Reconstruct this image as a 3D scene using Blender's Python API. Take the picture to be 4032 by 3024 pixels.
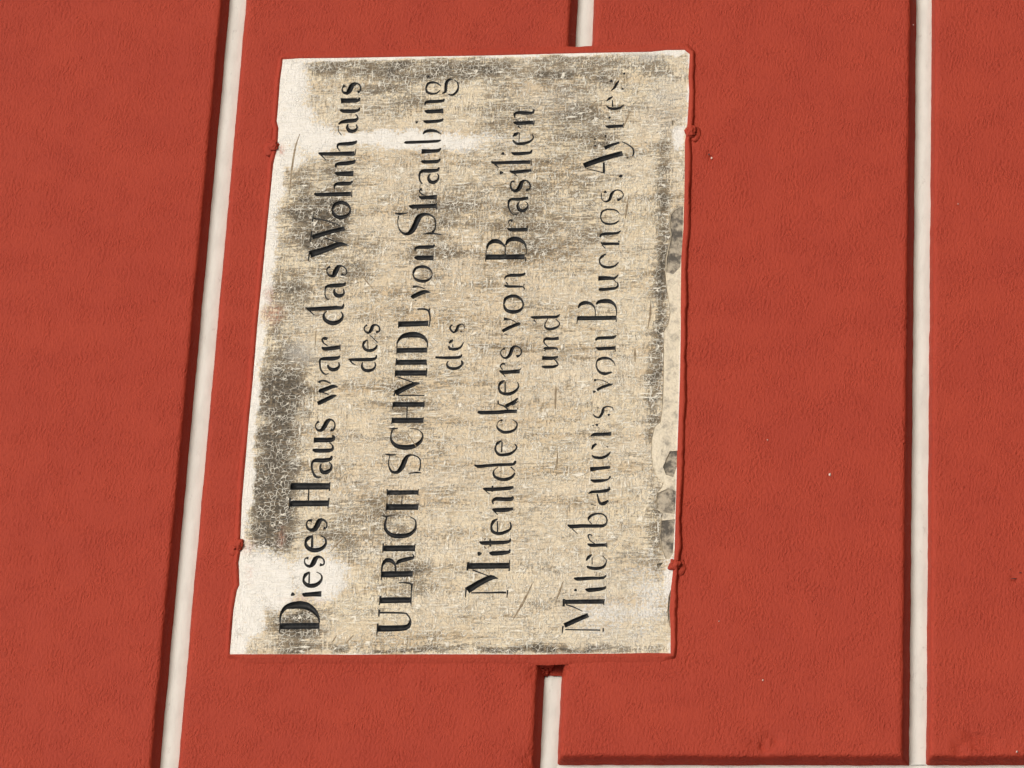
import bpy, bmesh, math, random
import numpy as np
from mathutils import Vector, Matrix, noise
from mathutils.geometry import delaunay_2d_cdt
random.seed(7); rng = np.random.default_rng(7)
for o in list(bpy.data.objects): bpy.data.objects.remove(o)
SC = bpy.context.scene; COL = SC.collection
ZC = 3.4                                   # height of the tablet's centre above the street

# ------------------------------------------------------------------ camera
cam_d = bpy.data.cameras.new('camera'); cam = bpy.data.objects.new('camera', cam_d); COL.objects.link(cam)
cam_d.sensor_fit = 'HORIZONTAL'; cam_d.sensor_width = 36.0; cam_d.lens = 17237.081/4032*36
cam_d.clip_start = 0.1; cam_d.clip_end = 200
R = Matrix(((0.04925887, 0.89409549, -0.44515932), (0.12135362, -0.44775599, -0.88588254), (-0.99138633, -0.01038412, -0.13055768)))
cam.matrix_world = Matrix.Translation((-2.35721107, -4.58455672, ZC-0.73167518)) @ R.to_4x4()
SC.camera = cam

# ------------------------------------------------------------------ light
SUN_EL = math.radians(33); SUN_AZ = math.radians(14)     # towards the viewer's side of the wall, a little to the text's end
d = Vector((math.sin(SUN_AZ)*math.cos(SUN_EL), -math.cos(SUN_AZ)*math.cos(SUN_EL), math.sin(SUN_EL)))
w = bpy.data.worlds.new('World'); SC.world = w; w.use_nodes = True
nt = w.node_tree; bg = nt.nodes['Background']; sky = nt.nodes.new('ShaderNodeTexSky')
sky.sky_type = 'NISHITA'; sky.sun_disc = False; sky.sun_elevation = SUN_EL
sky.sun_rotation = math.atan2(d.x, d.y); sky.dust_density = 3.0; sky.air_density = 1.0; sky.ozone_density = 1.0
nt.links.new(sky.outputs[0], bg.inputs[0]); bg.inputs[1].default_value = 0.12
sun_d = bpy.data.lights.new('sun', 'SUN'); sun_d.energy = 1.5; sun_d.angle = math.radians(26); sun_d.color = (1.0, 0.955, 0.89)
sun = bpy.data.objects.new('sun', sun_d); COL.objects.link(sun)
sun.rotation_mode = 'QUATERNION'; sun.rotation_quaternion = d.to_track_quat('Z', 'Y')
SC.view_settings.view_transform = 'Standard'; SC.view_settings.look = 'None'; SC.view_settings.gamma = 1
SC.view_settings.exposure = 0.0
SC.render.engine = 'CYCLES'
SC.render.resolution_x = 1024; SC.render.resolution_y = 768

# ------------------------------------------------------------------ node helpers
class NT:
    def __init__(s, name):
        s.m = bpy.data.materials.new(name); s.m.use_nodes = True; s.t = s.m.node_tree
        s.b = s.t.nodes['Principled BSDF']; s.co = s.t.nodes.new('ShaderNodeTexCoord').outputs['Object']
    def lk(s, a, b):
        s.t.links.new(a, b)
    def set(s, inp, v):
        if v is None: return
        if isinstance(v, (int, float)): inp.default_value = v
        elif isinstance(v, tuple): inp.default_value = v if len(v) == len(inp.default_value) else tuple(v)+(1,)
        else: s.lk(v, inp)
    def math(s, op, a, b=None, c=None, clamp=False):
        n = s.t.nodes.new('ShaderNodeMath'); n.operation = op; n.use_clamp = clamp
        for i, v in enumerate((a, b, c)): s.set(n.inputs[i], v)
        return n.outputs[0]
    def vmul(s, v, k, add=(0, 0, 0)):
        n = s.t.nodes.new('ShaderNodeVectorMath'); n.operation = 'MULTIPLY_ADD'
        s.set(n.inputs[0], v); n.inputs[1].default_value = k; s.set(n.inputs[2], add); return n.outputs[0]
    def noise(s, v, sc, det=4, rough=.55, dist=0):
        n = s.t.nodes.new('ShaderNodeTexNoise'); s.lk(v, n.inputs['Vector']); n.inputs['Scale'].default_value = sc
        n.inputs['Detail'].default_value = det; n.inputs['Roughness'].default_value = rough; n.inputs['Distortion'].default_value = dist
        return n
    def voro(s, v, sc, feat='DISTANCE_TO_EDGE', rnd=1.0):
        n = s.t.nodes.new('ShaderNodeTexVoronoi'); s.lk(v, n.inputs['Vector']); n.feature = feat
        n.inputs['Scale'].default_value = sc; n.inputs['Randomness'].default_value = rnd; return n
    def ramp(s, f, lo, hi, a=0.0, b=1.0):
        n = s.t.nodes.new('ShaderNodeMapRange'); n.interpolation_type = 'SMOOTHSTEP'; s.set(n.inputs[0], f)
        s.set(n.inputs[1], lo); s.set(n.inputs[2], hi); s.set(n.inputs[3], a); s.set(n.inputs[4], b); return n.outputs[0]
    def mix(s, f, a, b):
        n = s.t.nodes.new('ShaderNodeMix'); n.data_type = 'RGBA'; s.set(n.inputs[0], f); s.set(n.inputs[6], a); s.set(n.inputs[7], b); return n.outputs[2]
    def bump(s, h, dist, st=1.0, nrm=None):
        n = s.t.nodes.new('ShaderNodeBump'); n.inputs['Distance'].default_value = dist; n.inputs['Strength'].default_value = st
        s.lk(h, n.inputs['Height']); 
        if nrm is not None: s.lk(nrm, n.inputs['Normal'])
        return n.outputs[0]
    def attr(s, name):
        n = s.t.nodes.new('ShaderNodeAttribute'); n.attribute_name = name; return n

def red_material(name, bump=1.0):
    M = NT(name); P = M.co
    wv = M.noise(P, 14, 3, .6)
    base = M.mix(M.ramp(wv.outputs[0], .3, .7), (.42, .053, .026), (.39, .047, .024))
    blot = M.noise(P, 90, 4, .6)
    base = M.mix(M.math('MULTIPLY', M.ramp(blot.outputs[0], .45, .72), .15), base, (.42, .054, .031))
    # roller-brushed grain, stretched along the courses and leaning a little
    Q = M.vmul(P, (1, 1, 1)); rot = M.t.nodes.new('ShaderNodeVectorRotate'); rot.rotation_type = 'Y_AXIS'; M.lk(P, rot.inputs['Vector']); rot.inputs['Angle'].default_value = math.radians(-8)
    A = M.vmul(rot.outputs[0], (.55, 1, 1))
    g1 = M.noise(A, 330, 2, .55); g2 = M.noise(M.vmul(P, (.8, 1, 1)), 560, 2, .6); g3 = M.noise(P, 30, 2, .5)
    pit = M.voro(M.vmul(rot.outputs[0], (.6, 1, 1)), 210, 'F1')
    grains = M.ramp(g1.outputs[0], .36, .7)
    zone = M.ramp(g3.outputs[0], .35, .65, .5, 1.15)
    h = M.math('MULTIPLY', M.math('SUBTRACT', M.math('ADD', M.math('MULTIPLY', g1.outputs[0], 1.7), M.math('MULTIPLY', g2.outputs[0], .8)), 1.25), zone)
    h = M.math('ADD', h, M.math('MULTIPLY', M.ramp(pit.outputs['Distance'], 0, .3), .35))
    base = M.mix(M.math('MULTIPLY', M.ramp(g1.outputs[0], .34, .5, 1, 0), .2), base, (.27, .024, .014))
    speck = M.voro(P, 26, 'F1'); 
    M.set(M.b.inputs['Base Color'], base); M.b.inputs['Roughness'].default_value = .72
    M.b.inputs['Specular IOR Level'].default_value = .25
    M.lk(M.bump(h, .00105*bump), M.b.inputs['Normal'])
    return M.m
RED = red_material('red_facade_paint')
REDM = red_material('red_mortar_paint', .6)

def white_material():
    M = NT('white_joint_paint'); P = M.co
    n1 = M.noise(M.vmul(P, (.35, 1, 1)), 60, 4, .6); n2 = M.noise(P, 260, 3, .6)
    c = M.mix(M.ramp(n1.outputs[0], .35, .75), (.76, .765, .72), (.66, .66, .62))
    s = M.math('MULTIPLY', M.ramp(M.noise(M.vmul(P, (.45, 1, 1)), 95, 5, .75).outputs[0], .60, .76), .6)
    c = M.mix(s, c, (.42, .40, .37))
    M.set(M.b.inputs['Base Color'], c); M.b.inputs['Roughness'].default_value = .7
    M.lk(M.bump(M.math('ADD', n1.outputs[0], M.math('MULTIPLY', n2.outputs[0], .2)), .0008), M.b.inputs['Normal'])
    return M.m
WHITE_M = white_material()

def plaque_material(name, mode='face'):
    M = NT(name); P = M.co
    wear = M.attr('wear'); sep = M.t.nodes.new('ShaderNodeSeparateColor'); M.lk(wear.outputs['Color'], sep.inputs[0])
    dark, white, grey = sep.outputs[0], sep.outputs[1], sep.outputs[2]; tan = wear.outputs['Alpha']
    wn = M.noise(P, 240, 3, .6); wn2 = M.noise(P, 45, 2, .5)
    off = M.vmul(wn.outputs['Color'], (.0022, .0022, .0022), (-.0011, -.0011, -.0011))
    W1 = M.vmul(P, (1, 0.0, 1), off)
    off2 = M.vmul(wn2.outputs['Color'], (.008, .008, .008), (-.004, -.004, -.004)); 
    n = M.t.nodes.new('ShaderNodeVectorMath'); n.operation = 'ADD'; M.lk(W1, n.inputs[0]); M.lk(off2, n.inputs[1]); W2 = n.outputs[0]
    # craze cells of two sizes; brush streaks both ways
    v1 = M.voro(W2, 195).outputs['Distance']; v2 = M.voro(M.vmul(W1, (1.5, 1, .75)), 300).outputs['Distance']
    v3 = M.voro(M.vmul(W1, (.7, 1, 1.3)), 225).outputs['Distance']
    sx = M.noise(M.vmul(P, (1, .0, .10)), 520, 3, .6).outputs[0]     # fine lines running down the tablet
    sz = M.noise(M.vmul(P, (.10, .0, 1)), 520, 3, .6).outputs[0]     # fine lines running along the text
    fine = M.noise(M.vmul(P, (1, 0, 1)), 300, 3, .62).outputs[0]
    mid = M.noise(M.vmul(P, (1, 0, .32)), 70, 5, .66).outputs[0]
    big = M.noise(M.vmul(P, (1, 0, .45)), 14, 3, .6).outputs[0]
    zone = M.ramp(M.noise(P, 9, 2, .5).outputs[0], .42, .58)
    streak = M.math('ADD', M.math('MULTIPLY', sx, M.math('SUBTRACT', 1.25, M.math('MULTIPLY', zone, .7))), M.math('MULTIPLY', sz, M.math('ADD', .25, M.math('MULTIPLY', zone, .7))))
    # streak ~ 0.75 mean
    cream = M.mix(M.ramp(big, .3, .7), (.90, .79, .57), (.86, .76, .58))
    cream = M.mix(M.math('MULTIPLY', tan, M.ramp(mid, .25, .75, .35, 1.0)), cream, (.68, .52, .32))
    cream = M.mix(M.math('MULTIPLY', M.ramp(streak, .66, .90), .55), cream, (.52, .40, .25))
    cream = M.mix(M.math('MULTIPLY', M.ramp(sx, .52, .66), M.math('MULTIPLY', M.ramp(mid, .35, .6), .7)), cream, (.94, .89, .77))
    band = M.noise(M.vmul(P, (1, 0, .13)), 46, 4, .6).outputs[0]
    cream = M.mix(M.math('MULTIPLY', M.ramp(band, .46, .68), .6), cream, (.62, .45, .25))
    # how much of the dark ground shows
    dk = M.math('ADD', dark, M.math('MULTIPLY', M.math('SUBTRACT', M.math('ADD', M.math('MULTIPLY', mid, .6), M.math('MULTIPLY', band, .4)), .5), 2.3))
    dk = M.math('ADD', dk, .24 if mode == 'face' else .1)
    dk = M.math('MULTIPLY', dk, M.math('SUBTRACT', 1.0, M.ramp(white, .2, .95)))
    patt = M.math('ADD', M.math('MULTIPLY', fine, .62), M.math('MULTIPLY', M.math('SUBTRACT', streak, .25), .76))   # ~ .69 mean
    thr = M.math('SUBTRACT', .95, M.math('MULTIPLY', dk, .56))
    show = M.ramp(M.math('SUBTRACT', patt, thr), -.03, .07)
    showc = M.math('MULTIPLY', show, M.ramp(dk, 0, 1.0, .55, 1.0))
    brown = M.mix(M.ramp(fine, .3, .7), (.040, .031, .020), (.085, .066, .038))
    brown = M.mix(M.ramp(dk, .3, .9), (.27, .20, .115), brown)
    col = M.mix(showc, cream, brown)
    # raised pale network of the crazing
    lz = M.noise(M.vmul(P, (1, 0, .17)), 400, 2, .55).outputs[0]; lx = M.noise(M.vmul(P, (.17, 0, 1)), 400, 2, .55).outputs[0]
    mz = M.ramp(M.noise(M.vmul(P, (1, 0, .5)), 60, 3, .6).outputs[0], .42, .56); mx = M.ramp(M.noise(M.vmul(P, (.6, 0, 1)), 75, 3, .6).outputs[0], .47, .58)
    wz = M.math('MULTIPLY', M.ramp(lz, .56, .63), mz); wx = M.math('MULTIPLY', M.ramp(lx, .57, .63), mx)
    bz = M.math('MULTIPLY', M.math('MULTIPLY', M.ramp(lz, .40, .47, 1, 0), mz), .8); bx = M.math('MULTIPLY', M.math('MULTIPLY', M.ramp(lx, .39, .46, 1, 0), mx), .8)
    l1 = M.ramp(v1, .015, .085, 1, 0); l2 = M.ramp(v2, .02, .12, 1, 0); l3 = M.ramp(v3, .02, .12, 1, 0)
    thin = M.ramp(dark, .45, .85, 1.0, .2)
    seg = M.ramp(M.noise(P, 110, 2, .5).outputs[0], .40, .54)
    net = M.math('MAXIMUM', M.math('MULTIPLY', l1, seg), M.math('MULTIPLY', thin, M.math('MAXIMUM', M.math('MULTIPLY', M.math('MULTIPLY', l2, M.ramp(fine, .46, .62)), .6), M.math('MAXIMUM', wz, wx))))
    netk = M.math('MULTIPLY', net, M.ramp(dk, -.05, .45, .7, .95))
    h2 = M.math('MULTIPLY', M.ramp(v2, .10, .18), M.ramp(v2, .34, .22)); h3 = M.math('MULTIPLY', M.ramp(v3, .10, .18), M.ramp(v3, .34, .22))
    side = M.math('MAXIMUM', M.math('MULTIPLY', M.math('MULTIPLY', h2, M.ramp(fine, .44, .6)), .6), M.math('MAXIMUM', bz, bx))  # brown painted beside the pale ridges, standing in for their small shadows
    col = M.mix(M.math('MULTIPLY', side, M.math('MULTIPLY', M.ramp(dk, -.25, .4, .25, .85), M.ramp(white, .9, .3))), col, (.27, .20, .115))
    netk = M.math('MULTIPLY', netk, M.math('SUBTRACT', 1.0, M.math('MULTIPLY', white, .6)))
    col = M.mix(netk, col, (.95, .91, .79))
    # whitewashed areas, grey grime
    fl = M.math('MULTIPLY', M.ramp(M.noise(M.vmul(P, (1, 0, .6)), 210, 4, .7).outputs[0], .60, .70), M.ramp(M.noise(P, 38, 2, .5).outputs[0], .45, .62))
    wh0 = M.ramp(M.math('ADD', M.math('SUBTRACT', white, M.math('MULTIPLY', M.math('ADD', wz, wx), -.12)), M.math('ADD', M.math('MULTIPLY', M.math('SUBTRACT', mid, .5), .9), M.math('MULTIPLY', M.math('SUBTRACT', fine, .5), 1.4))), .32, .60)
    wh = M.math('MULTIPLY', wh0, M.math('SUBTRACT', 1.0, M.math('MULTIPLY', fl, .75)))
    col = M.mix(wh, col, M.mix(M.ramp(streak, .6, .95), (.93, .91, .85), (.87, .84, .76)))
    gk = M.math('MULTIPLY', grey, M.ramp(mid, .35, .65, .4, 1.0))
    col = M.mix(gk, col, (.62, .60, .56))
    rs = M.attr('rust'); col = M.mix(M.math('MULTIPLY', rs.outputs['Fac'], M.ramp(fine, .35, .6)), col, (.62, .25, .16))
    M.set(M.b.inputs['Base Color'], col); M.b.inputs['Roughness'].default_value = .55
    M.b.inputs['Specular IOR Level'].default_value = .4
    h = M.math('ADD', M.math('MULTIPLY', netk, .8), M.math('MULTIPLY', M.math('SUBTRACT', 1.0, show), .55))
    h = M.math('ADD', h, M.math('MULTIPLY', streak, .5))
    M.lk(M.bump(h, .0011), M.b.inputs['Normal'])
    return M.m
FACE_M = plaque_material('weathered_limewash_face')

def simple(name, c1, c2, sc=60, rough=.6, bump=.0005, th=(.35, .65)):
    M = NT(name); n = M.noise(M.co, sc, 5, .65)
    M.set(M.b.inputs['Base Color'], M.mix(M.ramp(n.outputs[0], *th), c1, c2)); M.b.inputs['Roughness'].default_value = rough
    M.lk(M.bump(M.noise(M.co, sc*4, 3, .6).outputs[0], bump), M.b.inputs['Normal']); return M.m
LETTER_M = simple('black_letter_paint', (.004, .0045, .006), (.011, .013, .015), 90, .5, .0004)
LETTER_M.node_tree.nodes['Principled BSDF'].inputs['Specular IOR Level'].default_value = .25
EDGE_M = simple('limewash_edge', (.86, .80, .68), (.72, .62, .46), 120, .7)
STRIP_M = simple('smooth_lime_filler', (.80, .72, .56), (.30, .27, .22), 85, .6, .0012, (.44, .78))
CHIP_M = simple('grey_exposed_render', (.50, .44, .34), (.10, .09, .075), 60, .75, .0016, (.38, .60))
CORE_M = simple('plaster_core', (.40, .30, .24), (.33, .25, .20), 20, .8)

# ------------------------------------------------------------------ object helpers
def empty(name, loc, parent=None):
    o = bpy.data.objects.new(name, None); COL.objects.link(o); o.location = loc
    if parent: o.parent = parent
    return o
def mesh(name, verts, faces, mats, parent, loc=(0, 0, 0), smooth=False, midx=None):
    me = bpy.data.meshes.new(name); me.from_pydata([tuple(map(float, v)) for v in verts], [], [tuple(map(int, f)) for f in faces])
    for m in (mats if isinstance(mats, (list, tuple)) else [mats]): me.materials.append(m)
    if midx is not None: me.polygons.foreach_set('material_index', midx)
    me.polygons.foreach_set('use_smooth', [smooth]*len(me.polygons)); me.update()
    o = bpy.data.objects.new(name, me); COL.objects.link(o); o.location = loc; o.parent = parent
    return o
def tag(o, **k):
    for a, b in k.items(): o[a] = b

# ------------------------------------------------------------------ the wall: rusticated blocks, white joints
wall = empty('facade_wall', (0, 0, ZC))
tag(wall, label='red painted facade wall of broad blocks with recessed white joints', category='wall')
DEPTH = .0155
DENTS = [(-.512, -.357, .012, .0025), (-.505, -.377, .009, .003), (-.515, -.368, .006, .004), (-.420, -.134, .010, .003), (-.530, -.108, .016, .003), (-.545, -.112, .02, .003),
         (-.505, -.600, .012, .004), (-.512, -.618, .010, .0035), (-.517, -.585, .007, .003), (-.512, -.640, .006, .002), (.252, -.283, .004, .004), (-.425, -.100, .010, .003), (-.309, -.6445, .002, .003)]
def block(x0, x1, z0, z1):
    """front face between the given front edges; a sloped underside, steep top and ends"""
    st = .0042
    def axis(a, b, lo, hi):
        n = max(4, int(round((b-a)/st))); c = list(np.linspace(a+.0065, b-.0065, n))
        return [q for q in lo]+c+[q for q in hi]
    zl = [(z0-.0078, .0235), (z0-.0076, .0195), (z0-.0045, .0110), (z0-.0012, .0024), (z0+.0002, .0008), (z0+.0025, .0001)]
    zh = [(z1-.003, .0003), (z1-.0010, .0012), (z1+.0008, .0036), (z1+.0030, .0110), (z1+.0055, .0195), (z1+.0057, .0235)]
    xl = [(x0-.0036, .0235), (x0-.0034, .0195), (x0-.0015, .0070), (x0+.0002, .0022), (x0+.0016, .0006), (x0+.0040, .0001)]
    xh = [(x1-.0040, .0001), (x1-.0016, .0006), (x1-.0002, .0022), (x1+.0015, .0070), (x1+.0034, .0195), (x1+.0036, .0235)]
    zs = [a for a, _ in zl]+list(np.linspace(z0+.006, z1-.006, int((z1-z0)/st)))+[a for a, _ in zh]
    yz = [b for _, b in zl]+[0]*int((z1-z0)/st)+[b for _, b in zh]
    xs = [a for a, _ in xl]+list(np.linspace(x0+.007, x1-.007, int((x1-x0)/st)))+[a for a, _ in xh]
    yx = [b for _, b in xl]+[0]*int((x1-x0)/st)+[b for _, b in xh]
    V = []; nx, nz = len(xs), len(zs)
    for j in range(nz):
        wz = 1.0 if (yz[j] > 0) else 0.0
        for i in range(nx):
            x, z = xs[i], zs[j]; y = max(yz[j], yx[i])
            if y < .006:
                y += .0004*noise.noise((x*9, 3.1, z*9))+.00022*noise.noise((x*38, 1.7, z*60))
                for (dx, dz, r, a) in DENTS:
                    q = ((x-dx)**2+(z-dz)**2)/(r*r)
                    if q < 5: y += 1.5*a*math.exp(-q)*(.6+1.4*noise.noise((x*300, 9, z*300)))
            if -.4005 < x < .3965 and -.2540 < z < .2530: y += .009          # pocket the tablet sits in
            if yz[j] > 0: z += .0006*noise.noise((x*22, z0*50, .3))+.0005*noise.noise((x*85, z0*50, 2.2))
            if yx[i] > 0: x += .0008*noise.noise((z*30, x0*50, .3))+.0006*noise.noise((z*110, 4, x0))
            V.append((x, y, z))
    F = [(j*nx+i, j*nx+i+1, (j+1)*nx+i+1, (j+1)*nx+i) for j in range(nz-1) for i in range(nx-1)]
    return mesh('block', V, F, RED, wall, smooth=True)
XL, XR = -.5253, 1.05
block(XL-.026, XR, .3380, .760)
block(XL-.026, XR, -.1018, .3040)
block(XL, XR, -.5195, -.1345)
block(XL, XR, -.950, -.5515)
# neighbours across the upright joint
for (a, b) in ((.3380, .760), (-.1018, .3040)): block(-1.25, XL-.026-.027, a, b)
for (a, b) in ((-.5195, -.1345), (-.950, -.5515)): block(-1.25, XL-.027, a, b)

def joint(a, b, c0, c1, vertical=False, ragged=(False, False), mat=None):
    """shallow rounded white strip; a..b along, c0..c1 across"""
    n = int((b-a)/.005)+2; m = 9; V = []
    for i in range(n):
        t = a+(b-a)*i/(n-1)
        for j in range(m):
            u = j/(m-1); c = c0-.0025+(c1-c0+.005)*u
            y = .0204-.0030*math.sin(math.pi*u)**.8+.0003*noise.noise((t*20, u*3, c0*9))
            tt = t
            if (ragged[0] and i == 0) or (ragged[1] and i >= n-2): tt += .0035*noise.noise((u*7, 5, c0))+.001*noise.noise((u*19, 2, c0))
            if (ragged[0] and i == 0) or (ragged[1] and i == n-1): y += .002
            V.append((tt, y, c) if not vertical else (c, y, tt))
    F = [(i*m+j, (i+1)*m+j, (i+1)*m+j+1, i*m+j+1) for i in range(n-1) for j in range(m-1)]
    if not vertical: F = [f[::-1] for f in F]
    return mesh('joint', V, F, mat or WHITE_M, wall, smooth=True)
joint(-1.25, XR+.003, .3095, .3302)
joint(-1.25, -.4185, -.1300, -.1094, ragged=(False, True)); tag(joint(-.4195, -.392, -.1315, -.1075, mat=REDM), label='short joint end painted over in red'); joint(.395, XR+.003, -.1300, -.1094)
joint(-.5285, XR+.003, -.5490, -.5290)
joint(-1.25, -.556, -.5490, -.5290)
joint(-.958, -.1290, XL-.0237, XL-.0033, vertical=True)
joint(-.1102, .3087, XL-.026-.0237, XL-.026-.0033, vertical=True); joint(.331, .768, XL-.026-.0237, XL-.026-.0033, vertical=True)
core = [(-1.25, .0222, -.96), (XR, .0222, -.96), (XR, .0222, .77), (-1.25, .0222, .77), (-1.25, .3, -.96), (XR, .3, -.96), (XR, .3, .77), (-1.25, .3, .77)]
mesh('wall_core', core, [(0, 1, 2, 3), (5, 4, 7, 6), (4, 0, 3, 7), (1, 5, 6, 2), (4, 5, 1, 0), (3, 2, 6, 7)], CORE_M, wall)

def blob(name, c, r, mat, parent, seed=0, lump=.35, sub=3):
    bm = bmesh.new(); bmesh.ops.create_icosphere(bm, subdivisions=sub, radius=1)
    for v in bm.verts:
        n = v.co.copy(); k = 1+lump*noise.noise(n*1.7+Vector((seed*7.3, 1, 2)))+lump*.5*noise.noise(n*4.1+Vector((seed, 5, 0)))+lump*.22*noise.noise(n*11+Vector((seed, 5, 0)))
        v.co = Vector((c[0]+n.x*r[0]*k, c[1]+n.y*r[1]*k, c[2]+n.z*r[2]*k))
    me = bpy.data.meshes.new(name); bm.to_mesh(me); bm.free(); me.materials.append(mat)
    me.polygons.foreach_set('use_smooth', [True]*len(me.polygons))
    o = bpy.data.objects.new(name, me); COL.objects.link(o); o.parent = parent; return o
# painted-over mortar at the end of the joint under the tablet's left edge
blob('mortar_plug', (-.4035, .0125, -.112), (.008, .0075, .009), REDM, wall, 3, .8, 4)
blob('mortar_plug', (-.4120, .0150, -.1095), (.007, .004, .005), REDM, wall, 5, .8, 4)
# flecks of missed paint; the one at the screw hole is a painted glint
FLK = simple('pale_fleck_and_glint', (.80, .66, .58), (.74, .58, .50), 200, .6)
for i, (x, z, s) in enumerate([(-.175, -.4333, .0016), (-.433, -.362, .0010), (.2485, -.284, .0013), (-.52, -.648, .001), (-.13, -.36, .0008), (.18, -.58, .0007), (.43, -.525, .0008), (-.36, -.31, .0007)]):
    blob('fleck_or_glint', (x, -.0005, z), (s*1.3, .0005, s), FLK, wall, i+20, .6, 1)
DARKF = simple('dark_scratch_and_hole', (.05, .02, .02), (.08, .03, .03), 200, .7)  # scratches, and a dark spot painted in for the shaded screw hole
for i, (x, z, a, b) in enumerate([(-.3085, -.6445, .0007, .004), (-.301, -.6525, .0006, .0018), (-.297, -.641, .0006, .0006), (.2535, -.2805, .0016, .0012)]):
    blob('scratch_or_hole_mark', (x, -.0005, z), (a, .0005, b), DARKF, wall, i+40, .5, 1)

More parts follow.
